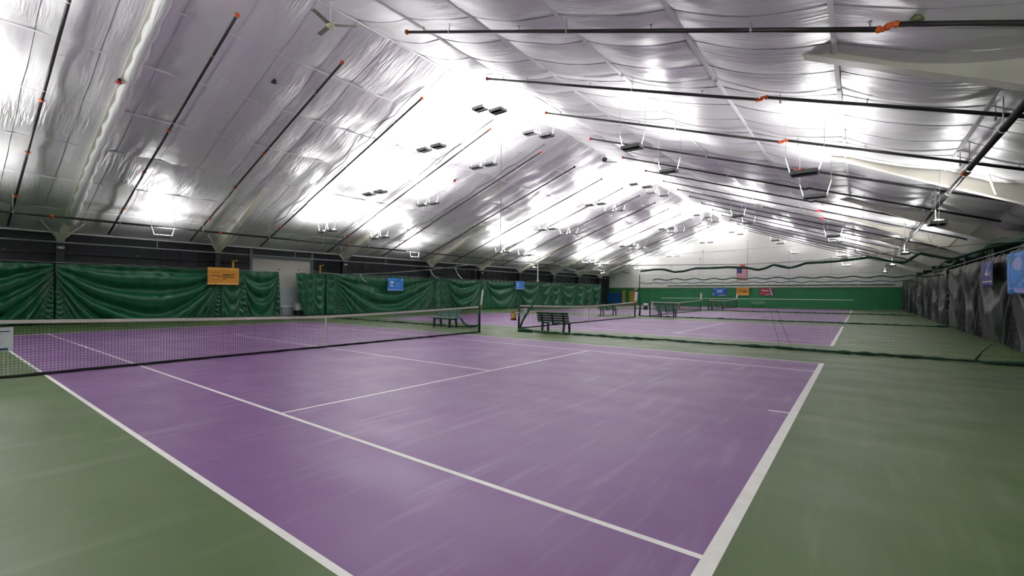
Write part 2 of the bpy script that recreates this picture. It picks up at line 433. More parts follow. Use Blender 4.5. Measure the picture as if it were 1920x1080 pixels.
# ------------------------------------------------------------------ sprinkler pipes
def pipe_branch(y, sd, i):
    off = .35
    far = y > 34
    if sd < 0:
        x0, x1 = -14.8, -30.4
        lab = 'black sprinkler pipe running up the left roof slope, %s from the camera' % ORD[i]
    else:
        x0, x1 = -10.9, 5.1
        lab = 'black sprinkler pipe running up the right roof slope, %s from the camera' % ORD[i]
    P = lambda x, o=0: (x, y+o, roof(x)-off)
    root = empty('sprinkler_pipe', P((x0+x1)/2), lab, 'sprinkler pipe', 'sprinkler pipes under the %s roof slope' % ('left' if sd < 0 else 'right'))
    seg = 6 if far else 10; r = .042
    if sd > 0:
        xm = 1.0 if i == 0 else -1.4
        b = MB(); b.tube([P(x0), P(xm-.12)], r, seg); b.build('lower_pipe', M_black_pipe, root, smooth=True)
        b = MB(); b.tube([(xm+.12, y, roof(xm+.12)-off+.08), (x1, y, roof(x1)-off+.08)], r, seg); b.build('upper_pipe', M_black_pipe, root, smooth=True)
        b = MB()
        b.tube([P(xm-.14), (xm-.05, y+.02, roof(xm)-off+.02), (xm+.05, y-.02, roof(xm)-off+.06), (xm+.14, y, roof(xm+.14)-off+.08)], [.044, .034, .034, .044], seg)
        for t in (0, .5, 1):
            x = xm-.11+.22*t; b.sphere((x, y, roof(x)-off+.08*t), .056, 8, 6)
        b.build('swing_joint', M_orange if i < 4 else (M_red if i in (6, 7) else M_black_pipe), root, smooth=True)
    else:
        xm = -24.6
        b = MB(); b.tube([P(x0), P(xm+.1), (xm-.1, y, roof(xm)-off-.07), (x1, y, roof(x1)-off-.07)], r, seg); b.build('pipe_run', M_black_pipe, root, smooth=True)
    b = MB(); b.sphere(P(x0), .075, 8, 6); b.build('end_cap', (M_orange if (i % 2 == 0 or sd < 0) else M_red) if i < 6 else M_black_pipe, root, smooth=True)
    hx = [x0+(x1-x0)*t for t in ((.12, .37, .62, .86) if not far else (.3, .75))]
    for x in hx:
        b = MB(); b.tube([(x, y, roof(x)-off), (x, y, roof(x)-.02)], .012, 5)
        b.tube([(x-.02, y, roof(x)-off), (x+.02, y, roof(x)-off)], .05, seg); b.build('pipe_hanger', M_greyw, root)
    if not far:
        for t in (.05, .28, .5, .73, .93):
            x = x0+(x1-x0)*t; up = .08 if sd > 0 and x > xm else (-.07 if sd < 0 and x < xm else 0); z = roof(x)-off+up
            b = MB(); b.tube([(x, y, z+.03), (x, y, z+.12)], .014, 5); b.tube([(x, y, z+.12), (x, y, z+.135)], .035, 6); b.build('sprinkler_head', M_greyw, root)
        if sd < 0:
            for x in (-21.1, -24.3, -27.6) if i < 3 else (-27.6,):
                b = MB(); z = roof(x)-off-(.07 if x < xm else 0); b.tube([(x-.04, y, z-.014), (x+.04, y, z+.014)], .062, 10); b.tube([(x, y-.085, z), (x, y+.085, z)], .02, 6)
                b.build('coupling', M_orange, root, smooth=True)
LY = [.95, 4.25, 7.65, 11.3, 15.7, 20.2, 24.0, 27.8, 31.3, 34.6, 38.2, 41.8, 45.4, 49.0, 52.6, 56.2, 58.4]
RY = [7.5, 11.2, 15.1, 19.2, 23.1, 26.6, 29.9, 33.0, 36.0, 39.4, 43.0, 46.6, 50.2, 53.8, 57.2, 60.4]
for i, y in enumerate(LY): pipe_branch(y, -1, i)
for i, y in enumerate(RY): pipe_branch(y, 1, i)
# thin conduits clipped beside some of the left pipes
for i in (3, 4, 5):
    y = LY[i]-.22; b = MB(); pts = []
    for q in range(61):
        x = -14.4-13.5*q/60; pts.append((x, y-.12*abs(math.sin(q*.35)), roof(x)-.16-.10*abs(math.sin(q*PI/12))))
    b.tube(pts, .018, 6)
    b.build('roof_conduit', M_black_pipe, smooth=True, label='thin dark conduit drooping beside the %s sprinkler pipe of the left slope' % ORD[i], cat='conduit', group='thin conduits on the left slope')
# mains
def main_pipe(x, z, r, lab, mtr, y0=YN+.1, y1=YF-.1, hang=True, cps=()):
    root = empty('main_pipe', (x, 20, z), lab, 'pipe')
    b = MB(); b.tube([(x, y0, z), (x, y1, z)], r, 10); b.build('pipe_run', mtr, root, smooth=True)
    if hang:
        y = .9
        while y < 50:
            b = MB(); b.tube([(x, y, z), (x, y, roof(x)-.03)], .012, 5); b.tube([(x, y-.02, z), (x, y+.02, z)], r+.012, 8); b.build('pipe_hanger', M_greyw, root); y += 3.3
    for y in cps:
        b = MB(); b.tube([(x, y-.06, z), (x, y+.06, z)], r+.025, 10); b.tube([(x-.1, y, z), (x+.1, y, z)], .02, 6); b.build('coupling', M_orange, root, smooth=True)
main_pipe(-28.0, 4.84, .055, 'long black main pipe below the left eave crossing the branch pipes', M_black_pipe, cps=(.3, 2.0, 8.3, 15.9, 24.0))
main_pipe(2.9, 4.82, .065, 'thick dark main pipe below the right roof slope', M_black_pipe, cps=(14.6,))
main_pipe(-30.5, 3.92, .035, 'thin pale pipe along the left wall above the green curtains', M_greyw, hang=False)
b = MB()
for y in (6.2, 13.5, 20.6, 28.4): b.tube([(-30.5, y, 3.92), (-30.5, y, roof(-30.5)-.04)], .02, 6)
hp = [o for o in bpy.data.objects if o.name.startswith('main_pipe')][-1]
for y in (6.2, 13.5, 20.6, 28.4):
    b = MB(); b.tube([(-30.5, y, 3.92), (-30.5, y, roof(-30.5)-.04)], .02, 6); b.build('pipe_hanger', M_greyw, hp)

# ------------------------------------------------------------------ uplights
LW, LD = .66, .42          # tray length along the run, depth
def uplight_proto():
    root = empty('uplight_tray', (0, 0, 0), 'x', 'hanging light', 'uplights')
    b = MB()
    hw, hd = LW/2, LD/2
    b.quad((-hw+.03, -hd+.03, 0), (-hw+.03, hd-.03, 0), (hw-.03, hd-.03, 0), (hw-.03, -hd+.03, 0))
    for x0, x1, y0, y1 in ((-hw, -hw+.03, -hd, hd), (hw-.03, hw, -hd, hd), (-hw, hw, -hd, -hd+.03), (-hw, hw, hd-.03, hd)):
        b.box(x0, x1, y0, y1, -.005, .10)
    b.box(-hw+.03, hw-.03, -.03, .03, -.03, .0)
    b.box(-hw+.03, hw-.03, -hd+.03, hd-.03, .0, .02)
    tr = b.build('tray', M_tray, root)
    b = MB(); b.box(-hw+.035, hw-.035, -.006, .006, -.036, -.03); b.build('slot', M_white, tr)
    b = MB(); e_ = .04       # ridged lens: throws light sideways as well as up
    b.quad((-hw+e_, -hd+e_, .098), (hw-e_, -hd+e_, .098), (hw-e_, 0, .122), (-hw+e_, 0, .122))
    b.quad((-hw+e_, 0, .122), (hw-e_, 0, .122), (hw-e_, hd-e_, .098), (-hw+e_, hd-e_, .098))
    b.poly([(hw-e_, -hd+e_, .098), (hw-e_, hd-e_, .098), (hw-e_, 0, .122)]); b.poly([(-hw+e_, hd-e_, .098), (-hw+e_, -hd+e_, .098), (-hw+e_, 0, .122)])
    b.build('lamp_lens', M_lamp, tr)
    for s in (-1, 1):
        b = MB(); b.bar((s*hw, 0, .03), (s*(hw+.13), 0, .52), .022, .014, up=(0, 1, 0)); b.build('hanger_arm', M_white, root)
    return root
proto = uplight_proto(); used = [False]
def uplight(x, y, z, rz, lab, grp):
    o = proto if not used[0] else copy_tree(proto)
    used[0] = True
    o.location = (x, y, z); o.rotation_euler = (0, 0, rz); o['label'] = lab; o['group'] = grp
    # thin suspension wires up to the roof blanket, one per arm
    hw = LW/2+.13
    for s in (-1, 1):
        dx, dy = s*hw*math.cos(rz), s*hw*math.sin(rz)
        h = roof(x+dx)-.05-z
        b = MB(); b.tube([(s*hw, 0, .52), (s*hw, 0, h)], .007, 4)
        wv = bpy.data.objects.new('suspension_wire', b.mesh('suspension_wire', M_wire, False)); COL.objects.link(wv); wv.parent = o
ROWS = [(12.85, 'just past the first court'), (16.45, 'over the second court'), (29.1, 'just past the second court'), (32.4, 'over the third court'),
        (44.6, 'just past the third court'), (47.6, 'over the fourth court'), (59.6, 'just past the fourth court'), (-1.0, 'beside the camera'), (1.05, 'over the first court'), (-4.6, 'added out of view behind the camera')]  # row behind the camera: unseen, added to brighten the near floor
XC = [(-25.3, 1.5), (-20.5, 1.5), (-16.0, 1.5), (-12.3, 1.15), (-5.7, 1.8), (-.6, 1.75), (2.2, 1.75)]
for ri, (y, rn) in enumerate(ROWS):
    for ci, (x, off) in enumerate(XC):
        if ci == 6 and y < 0: continue
        for pi, s in enumerate((-1, 1)):
            if ci in (4, 5) and s == 1: continue
            if ci == 6: continue
            if y == 1.05 and ci < 4: continue
            if y == -4.6 and ci in (0, 3): continue
            xx = x + s*.5 if ci not in (4, 5, 6) else x
            col = ['leftmost column', 'second column', 'third column', 'ridge column', 'right of ridge', 'far right slope', 'nearest right wall'][ci]
            lab = 'grey uplight tray%s %s, %s' % ('' if ci > 3 else (' (left twin)' if s < 0 else ' (right twin)'), rn, col)
            z = roof(x)-off if ci != 3 else roof(xx)-1.15
            uplight(xx, y, z, 0, lab, 'hanging uplight trays')
for y, l in ((5.8, 'above the left end of the swagged curtain'), (21.4, 'over the left wall of the second court'), (37.5, 'over the left wall of the third court'), (53, 'over the left wall of the fourth court')):
    uplight(-27.9, y, 4.32, PI/2, 'white-armed uplight tray hanging lengthwise, %s' % l, 'uplights along the left wall')

for y, l in ((17.0, 'nearest the camera'), (29.3, 'second from the camera'), (41.0, 'third from the camera'), (53.0, 'fourth from the camera'), (4.0, 'added out of view behind the camera')):
    uplight(2.6, y, 3.80, PI/2, 'uplight tray seen end-on below the right main pipe, %s' % l, 'uplights along the right wall')

# ------------------------------------------------------------------ curtains
def drape(x, ys, ye, zt, zb, mtr, sgn, pins, label, cat='curtain', group=None, amp=.13, seed=0, n=1.35, xf=None, slant=None, name='curtain', vf=.47, vamp=.55, nzamp=.05, sharp=.15):
    """hanging sheet in the plane x with swag folds between the pins"""
    b = MB(); ny = max(8, int(abs(ye-ys)/.055)); nz = 46
    allp = sorted([ys]+[p for p in pins if ys < p < ye]+[ye])
    def fn(u, v):
        y = ys+(ye-ys)*u
        k = 0
        for i in range(len(allp)-1):
            if allp[i] <= y <= allp[i+1]+1e-9: k = i; break
        a, c = allp[k], allp[k+1]; t = min(max((y-a)/(c-a), 0), 1); wv = 4*t*(1-t); span = c-a
        top = zt + .03*N(y*1.7, seed) - .05*abs(math.sin(y*PI/.62+seed))*(.6+.4*N(y*.5, seed))
        z = top+(zb-top)*v; dep = top-z
        sw = min(1, span/2.5)
        cen = .5+.12*N(k*2.3, seed)
        wv = max(0, 1-((t-cen)/(cen if t < cen else 1-cen))**2)
        L = dep/(.22+1.15*wv*sw+.35*(1-sw))
        ph = 1.1*N(k*1.9, seed+3)
        f = math.sin(2*PI*(n*L+ph+.35*N(y*.35, z*.35, seed)))
        f = math.copysign(abs(f)**.7, f)*.5+.5*math.sin(2*PI*(n*L+ph+.35*N(y*.35, z*.35, seed))*2+1)*.35+.3*f
        env = min(1, dep/.35)*(.35+.65*(wv**.5))*(.75+.5*N(y*.3, z*.6, seed+5))
        vert = math.sin(2*PI*(y/vf+.35*N(y*.4, seed)))*(.35+.65*(1-sw))*.6*(1-.6*wv*sw)
        g = math.sin(2*PI*y/.62+seed)*.25*max(0, 1-dep/.6)
        d = amp*(f*env*sw+vert*min(1, dep/.2+.25)*vamp+g) + nzamp*N(y*.9, z*.9, seed+9)
        yy = y
        if slant: yy = y+slant(u, v)
        return (x+sgn*d, yy, z)
    b.grid(fn, ny, nz)
    return b.build(name, mtr, smooth=True, label=label, cat=cat, group=group, thick=.006)
G1 = 'green vinyl curtains along the left wall'
X_C = -30.3
LC = [(-8.9, 2.35, [-4.2], 'green vinyl curtain at the left edge of the photo with diagonal folds'),
      (2.40, 9.1, [], 'wide green vinyl curtain with deep swag folds left of the orange banner'),
      (9.15, 12.36, [10.3], 'green vinyl curtain behind the orange banner, ending at the white door'),
      (13.45, 15.5, [14.1, 14.8], 'green vinyl curtain bunched on the right side of the white door'),
      (15.55, 25.5, [16.3], 'wide green vinyl curtain with one big swag behind the first blue banner'),
      (25.55, 31.6, [26.3, 27.0], 'green vinyl curtain with tight scalloped folds right of the first blue banner'),
      (31.65, 37.4, [32.3], 'green vinyl curtain with nested U folds left of the second blue banner'),
      (37.45, 44.0, [41.6], 'green vinyl curtain just right of the second blue banner'),
      (44.05, 50.0, [46.3], 'flat green vinyl curtain third from the far end of the left wall'),
      (50.05, 57.0, [52.2, 54.4], 'green vinyl curtain last before the blue wall mat')]
for i, (a, c, pins, lab) in enumerate(LC):
    sl = None
    if i == 2: sl = lambda u, v: .35*v*max(0, u-.6)
    if i == 3: sl = lambda u, v: (.55*v)*max(0, 1-u*2.5)
    drape(X_C, a, c, 2.9, .03, M_curt, 1, pins, lab, group=G1, seed=i*3.7, slant=sl, amp=.24 if i < 6 else .17, n=1.2)
b = MB(); b.tube([(X_C-.02, YN+.2, 2.94), (X_C-.02, 12.4, 2.94)], .012, 6); b.build('curtain_cable', M_cable, label='thin cable carrying the green curtains left of the white door', cat='cable')
b = MB(); b.tube([(X_C-.02, 13.3, 2.94), (X_C-.02, 57, 2.96)], .012, 6); b.build('curtain_cable', M_cable, label='thin cable carrying the green curtains right of the white door', cat='cable')
X_R = 4.45
G2 = 'charcoal curtains along the right wall'
RC = [(8.0, 17.9, [13.0], 'charcoal vinyl curtain at the right edge behind the bright blue banner', 3.0),
      (17.95, 22.5, [], 'charcoal vinyl curtain hanging behind the narrow navy banner', 2.95),
      (22.55, 29.9, [25.8], 'charcoal vinyl curtain with stacked U folds left of the navy banner', 2.98),
      (30.1, 37.1, [33.6], 'charcoal vinyl curtain in the middle of the right wall', 3.02),
      (37.2, 46.0, [41.0], 'charcoal vinyl curtain next to last towards the far wall', 3.08),
      (46.1, 61.0, [50, 54, 58], 'charcoal vinyl curtain farthest away, meeting the green far wall', 3.2)]
for i, (a, c, pins, lab, zt) in enumerate(RC):
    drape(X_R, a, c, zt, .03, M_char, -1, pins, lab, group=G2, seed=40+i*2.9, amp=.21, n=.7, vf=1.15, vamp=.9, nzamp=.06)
b = MB(); b.tube([(X_R+.02, 6, 3.03), (X_R+.02, 61.5, 3.2)], .014, 6); b.build('curtain_cable', M_cable, label='thin cable carrying the charcoal curtains on the right wall', cat='cable')

# ------------------------------------------------------------------ tennis nets
def tennis_net(d, k):
    y0, y1, x = d-.914, d+11.885, -11.885
    who = ['nearest', 'second', 'third', 'farthest'][k]
    root = empty('tennis_net', (x, (y0+y1)/2, 0), 'black tennis net with white top tape on the %s court' % who, 'tennis net', 'tennis nets')
    ym = (y0+y1)/2; H = lambda y: .914+(1.07-.914)*abs(y-ym)/(ym-y0)*(.75+.25*abs(y-ym)/(ym-y0))
    wob = lambda y, z: x+.03*N(y*.7, z)
    for y in (y0, y1):
        b = MB(); b.tube([(x, y, 0), (x, y, 1.075)], .05, 14); b.tube([(x, y, 1.075), (x, y, 1.10)], .056, 14)
        po = b.build('post', M_dgreen, root, smooth=True)
        b = MB(); b.tube([(x+.02, y, .86), (x+.12, y, .86)], .015, 6); b.tube([(x+.12, y-.07, .84), (x+.12, y+.07, .88)], .01, 6); b.build('winding_crank', M_wire, po)
    b = MB(); cw = .0034 if k == 0 else .0042; st = .050 if k == 0 else .075
    y = y0+.06
    while y < y1-.04:
        b.bar((x, y, .03), (x, y, H(y)-.03), cw, cw, up=(0, 1, 0)); y += st
    z = .06
    ns = 24
    while z < 1.03:
        for i in range(ns):
            a = y0+(y1-y0)*i/ns; c = y0+(y1-y0)*(i+1)/ns; sa, sb = H(a)/1.0, H(c)/1.0
            b.bar((x, a, z*H(a)/1.07+.0), (x, c, z*H(c)/1.07), cw, cw)
        z += st
    b.build('netting', M_netblk, root)
    b = MB()
    b.grid(lambda u, v: (x+.014*math.sin(PI*2*v)+.0, y0+.05+(y1-y0-.1)*u, H(y0+(y1-y0)*u)+.01-.075*abs(v*2-1) if False else H(y0+(y1-y0)*u)-.065*v), 60, 1)
    tp = b.build('top_tape', M_tape, root, thick=.02)
    b = MB(); n = 60
    b.tube([(x+.02*N(i*.6, d), y0+(y1-y0)*i/n, .028+.012*N(i*.5, d+3)) for i in range(n+1)], [.026+.010*N(i*.9, d) for i in range(n+1)], 8)
    b.build('bottom_hem', M_netblk, root, smooth=True)
    b = MB(); b.box(x-.012, x+.012, ym-.025, ym+.025, .01, .925); b.box(x-.02, x+.02, ym-.03, ym+.03, .28, .32); b.build('centre_strap', M_tape, root)
    return root
for k, d in enumerate(D): tennis_net(d, k)

def placard(x, y, z0, z1, hw, lab, cat='sign', lines=True, tilt=0, name='net_sign', facing=0):
    root = empty(name, (x, y, z0), lab, cat)
    b = MB(); b.box(x-.004, x+.004, y-hw, y+hw, z0, z1); b.build('board', M_paper, root)
    if lines:
        H_ = z1-z0; b = MB(); xf = x+.005
        def row(zf, h, a, c, m=0): b.box(x+.004, x+.0065, y-hw+2*hw*a, y-hw+2*hw*c, z0+H_*zf, z0+H_*(zf+h), m)
        row(.80, .045, .1, .9); row(.03, .10, .04, .86, 1); row(.90, .05, .06, .35, 1)
        for q in (.70, .62, .54, .46, .38, .30, .22): row(q, .012, .1, .62+.2*abs(N(q*9, y)))
        b.build('printing', [M_text, M_teal], root)
    return root
placard(-11.84, -.60, .50, .93, .23, 'white notice placard hung on the net at the left edge of the photo')
placard(-11.83, D[1]-.55, .46, .92, .15, 'white notice placard hung on the near end of the second court net')
placard(-11.82, D[2]-.62, .42, 1.0, .12, 'white notice placard hung on the near end of the third court net')

# score towers on the far posts
for k, (wd, h) in enumerate(((.07, .68), (.2, .70), (.16, .70), (.2, .66))):
    y = D[k]+11.955; x = -11.885
    root = empty('score_tower', (x, y, 1.05), 'thin white score board standing on the far post of the %s court net' % ['nearest', 'second', 'third', 'farthest'][k], 'score board', 'net post score boards')
    b = MB(); tl = .10 if k < 2 else 0
    b.bar((x, y, 1.02), (x+.03, y+tl, 1.05+h), wd, .02, up=(-.58, .81, 0)); b.build('board', M_white, root)
    b = MB(); b.bar((x+.004, y-.01, .98), (x+.004, y+.0, 1.14), wd*1.1, .024, up=(-.58, .81, 0)); b.build('clip', M_yellow, root)

# baskets on posts of second and third court
x, y = -12.12, D[1]-1.0
root = empty('hanging_basket', (x, y, .42), 'orange and yellow box hanging on the near post of the second court net', 'box')
b = MB(); b.box(x-.09, x+.09, y-.08, y+.08, .42, .78); b.build('body', M_orange, root)
b = MB(); b.box(x-.05, x+.095, y-.085, y+.05, .50, .70); b.build('label_panel', mat('pale_yellow_print', (232, 206, 120), .5), root)
b = MB(); b.box(x-.095, x+.095, y-.085, y+.085, .38, .43); b.build('base', M_netblk, root)
b = MB(); b.box(x+.02, x+.28, y-.02, y+.06, .70, .75); b.box(x+.12, x+.28, y+.0, y+.08, .58, .63); b.build('strap', M_paper, root)
x, y = -12.15, D[2]-1.05
root = empty('waste_bin', (x, y, .45), 'round green bin with white liner hanging on the near post of the third court net', 'waste bin')
b = MB(); b.tube([(x, y, .45), (x, y, .75)], [.14, .17], 14); b.build('bin_body', M_dgreen, root, smooth=True)
b = MB(); b.tube([(x, y, .72), (x, y, .92)], [.19, .17], 14); b.build('bin_liner', M_paper, root, smooth=True)
b = MB(); b.bar((x+.1, y, .74), (x+.28, y+.12, .74), .04, .03); b.build('bracket', M_dgreen, root)

# ------------------------------------------------------------------ benches
def bench_proto():
    root = empty('park_bench', (0, 0, 0), 'x', 'bench')
    W = .76
    for s in (-.52, .52):
        b = MB()
        b.prism([(-.26, 0), (-.19, 0), (-.15, .36), (-.21, .42), (-.25, .42)], 0, s-.03, s+.03)
        b.prism([(.20, 0), (.27, 0), (.22, .42), (.16, .42), (.13, .36)], 0, s-.03, s+.03)
        b.prism([(-.25, .36), (.23, .36), (.23, .42), (-.25, .42)], 0, s-.03, s+.03)
        b.prism([(.16, .40), (.22, .40), (.33, .82), (.28, .82)], 0, s-.03, s+.03)
        b.build('leg_frame', M_bench, root)
    b = MB(); b.prism([(.17, .34), (.22, .34), (.33, .82), (.28, .82)], 0, -.03, .03); b.prism([(-.24, .36), (.22, .36), (.22, .40), (-.24, .40)], 0, -.03, .03)
    b.build('centre_rib', M_bench, root)
    for i in range(4):
        y = -.24+i*.115
        b = MB(); b.box(-W, W, y, y+.095, .42, .455); b.build('seat_slat', M_benchslat, root)
    for i in range(4):
        z = .47+i*.095; y = .205+(z-.42)*.26
        b = MB(); b.prism([(y-.045, z), (y-.012, z), (y+.012, z+.072), (y-.02, z+.072)], 0, -W, W); b.build('back_slat', M_benchslat, root)
    return root
bp_ = bench_proto(); first = [True]
def bench(x, y, rz, lab):
    o = bp_ if first[0] else copy_tree(bp_); first[0] = False
    o.location = (x, y, 0); o.rotation_euler = (0, 0, rz); o['label'] = lab; o['group'] = 'green benches between the courts'
# local back is +y; rz=PI turns the back toward the camera
bench(-9.45, 13.82, PI, 'green slatted bench seen from behind, beside the near post of the second net')
bench(-15.1, 12.98, 0, 'green slatted bench seen from the front through the nearest net')
bench(-14.75, 28.9, PI, 'green slatted bench behind the right half of the second court net')
bench(-10.1, 28.6, PI, 'green slatted bench right of the near post of the third court net')
bench(-15.3, 45.0, PI, 'small distant green bench seen through the third court net')
bench(-10.9, 45.0, PI, 'distant pale green bench in front of the farthest court net')
bench(-9.9, 60.6, 0, 'dark green bench against the far wall below the red banner')

for ch in bp_.children:                 # nearest bench: backlit shade put into its back slats as a darker colour
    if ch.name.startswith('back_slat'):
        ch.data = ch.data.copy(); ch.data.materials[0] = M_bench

# ------------------------------------------------------------------ divider nets
def rope(pts, r, seg=8):
    b = MB(); b.tube(pts, r, seg); return b
def interp(tab, x):
    if x <= tab[0][0]: return tab[0][1]
    for (a, za), (c, zc) in zip(tab[:-1], tab[1:]):
        if x <= c:
            t = (x-a)/(c-a); return za+(zc-za)*t
    return tab[-1][1]
def divider(y, xa, xb, top, lab, st, cw, seed, hemr=.055, band=None):
    root = empty('divider_net', ((xa+xb)/2, y, 0), lab, 'divider net', 'hanging divider nets between courts')
    n = int((xb-xa)/.25)
    T = lambda x: interp(top, x)
    Y = lambda x, z: y+.10*N(x*.5, z*.4, seed)+.05*math.sin(x*2.1+seed)*(1-z/3)
    b = MB(); b.tube([(xa+(xb-xa)*i/n, y, T(xa+(xb-xa)*i/n)) for i in range(n+1)], .014, 6); b.build('top_cable', M_cable, root, smooth=True)
    b = MB(); x = xa
    while x <= xb:
        t = T(x)-.02; b.bar((x, Y(x, 0), .04), (x, Y(x, t/2), t/2), cw, cw, up=(0, 1, 0)); b.bar((x, Y(x, t/2), t/2), (x, y, t), cw, cw, up=(0, 1, 0)); x += st
    z = .1
    while z < 3.0:
        for i in range(n):
            p, q = xa+(xb-xa)*i/n, xa+(xb-xa)*(i+1)/n
            if z < min(T(p), T(q)): b.bar((p, Y(p, z), z), (q, Y(q, z), z), cw*.8, cw*.8)
        z += st*1.3
    b.build('netting', M_divnet, root)
    m_ = n*3; b = MB()
    b.tube([(xa+(xb-xa)*i/m_, Y(xa+(xb-xa)*i/m_, 0)+.05*N(i*.31, seed), .035+.03*abs(N(i*.23, seed+2))) for i in range(m_+1)],
           [hemr*(.55+1.1*abs(N(i*.17, seed+6))) for i in range(m_+1)], 7)
    for kx in range(int((xb-xa)*1.3)):
        x = xa+random.random()*(xb-xa); b.sphere((x, Y(x, 0)+random.uniform(-.05, .07), .04), .07*random.uniform(.6, 1.2), 7, 5, (2.6, .8, .7))
    b.build('floor_hem', M_divband, root, smooth=True)
    if band:
        b = MB(); k2 = len(band); pts = []
        xx = band[0][0]
        while xx <= band[-1][0]:
            pts.append((xx, y-.02, interp(band, xx)+.008*N(xx*2, seed))); xx += .08
        b.tube(pts, [.035+.008*N(i*.3, seed) for i in range(len(pts))], 7); b.build('gathered_band', M_divband, root, smooth=True)
    return root
TOP1R = [(-12.2, 3.0), (-10, 2.85), (-6, 2.62), (-2.2, 2.53), (-.2, 2.58), (1.6, 2.76), (3.1, 2.86), (4.4, 2.9)]
BAND1 = [(-5.6, 2.40), (-5.1, 2.45), (-4.75, 2.44), (-4.4, 2.34), (-4.1, 2.36), (-3.7, 2.45), (-3.3, 2.44), (-2.7, 2.46), (-2.4, 2.44), (-2.15, 2.42), (-1.85, 2.35), (-1.65, 2.39), (-1.43, 2.49),
         (-1.2, 2.43), (-1.0, 2.38), (-.75, 2.45), (-.61, 2.51), (-.2, 2.52), (.3, 2.55), (.9, 2.62), (1.15, 2.54), (1.4, 2.47), (1.6, 2.45), (1.75, 2.56), (1.9, 2.68), (2.2, 2.58), (2.5, 2.5), (2.8, 2.6), (3.1, 2.72), (3.5, 2.83), (3.9, 2.86), (4.3, 2.88)]
d1 = divider(13.42, -10.4, 4.3, TOP1R, 'dark green divider net between first and second courts, right part beside the bench', .055, .0015, 11, .045, BAND1)
TOP1L = [(-29.8, 3.15), (-27, 2.85), (-24.6, 2.66), (-20, 2.66), (-16.9, 2.74), (-14, 2.9), (-12.3, 3.0)]
d1l = divider(13.42, -29.8, -13.9, TOP1L, 'dark green divider net between first and second courts, left part behind the nearest net', .08, .0018, 17, .04)
# gathered ends of the first divider and their floor bundles
b = MB(); b.tube([(-10.95, 13.3, .06), (-10.8, 13.35, .45), (-10.55, 13.4, .85), (-10.3, 13.42, 1.15)], [.055, .04, .04, .02], 8)
b.tube([(-10.95, 13.3, .05), (-10.7, 13.3, .07), (-10.3, 13.38, .05)], [.10, .08, .05], 8)
b.tube([(-10.3, 13.42, 1.15), (-10.5, 13.42, 1.9), (-10.4, 13.42, 2.3), (-10.0, 13.42, 2.45)], [.014, .006, .006, .008], 6)
b.tube([(-10.3, 13.42, 1.15), (-9.9, 13.42, 1.6), (-9.6, 13.42, 2.5)], [.012, .005, .004], 6)
b.build('gathered_edge', M_divband, d1, smooth=True)
b = MB(); b.tube([(-14.4, 13.3, .42), (-14.2, 13.32, .2), (-13.9, 13.32, .08), (-13.4, 13.3, .12), (-13.25, 13.3, .2)], [.05, .05, .07, .05, .03], 8)
b.build('gathered_edge', M_divband, d1l, smooth=True)
for xs_ in ((-1.55, -1.40, -1.25), (-1.35, -1.2, -.95)):
    b = MB(); b.tube([(xs_[0], 13.4, 2.0), (xs_[0]+.02, 13.42, 1.2), (xs_[1], 13.4, .75), (xs_[2], 13.35, .12)], [.0015, .003, .004, .004], 6); b.build('net_fold', M_divnet, d1, smooth=True)
b = MB(); b.tube([(2.9, 13.3, .05), (3.05, 13.35, .3), (3.25, 13.4, .5)], [.03, .012, .005], 7); b.tube([(3.0, 13.2, .05), (3.7, 13.2, .07), (4.2, 13.3, .06)], [.03, .055, .03], 8)
b.build('net_bunch', M_divband, d1, smooth=True)
def wavy(x0, x1, z, a, wl, seed):
    return [(x0+(x1-x0)*i/120, z+a*math.sin(2*PI*(x0+(x1-x0)*i/120)/wl)+a*.5*N((x0+(x1-x0)*i/120), seed)) for i in range(121)]
def flat(z): return [(-40, z), (10, z)]
d2 = divider(29.0, -12.3, 4.3, [(-12.3, 3.0), (-9, 2.85), (-3, 2.75), (4.3, 2.95)], 'dark green divider net between second and third courts', .10, .0022, 23, .045, wavy(-11.3, 4.2, 2.62, .045, 1.25, 3))
b = MB(); b.tube([(-12.3, 29.0, .03), (-12.25, 29.0, .6), (-12.32, 29.0, 1.6), (-12.3, 29.0, 3.0)], [.09, .06, .04, .03], 8); b.build('gathered_edge', M_divband, d2, smooth=True)
d3 = divider(44.6, -19.5, 4.3, [(-19.5, 2.95), (-9, 2.95), (4.3, 3.0)], 'dark green divider net between third and farthest courts', .15, .0032, 29, .05, wavy(-19, 4.2, 2.78, .05, 1.6, 8))
# far bundle hung above the green wall
b = MB(); b.tube([(-22+.3*i, 61.76, 2.82+.04*N(i*.7)) for i in range(87)], [.07+.03*N(i*.9, 3) for i in range(87)], 7)
b.build('rolled_net', M_divband, smooth=True, label='dark rolled net strung just above the green far wall', cat='rolled net')
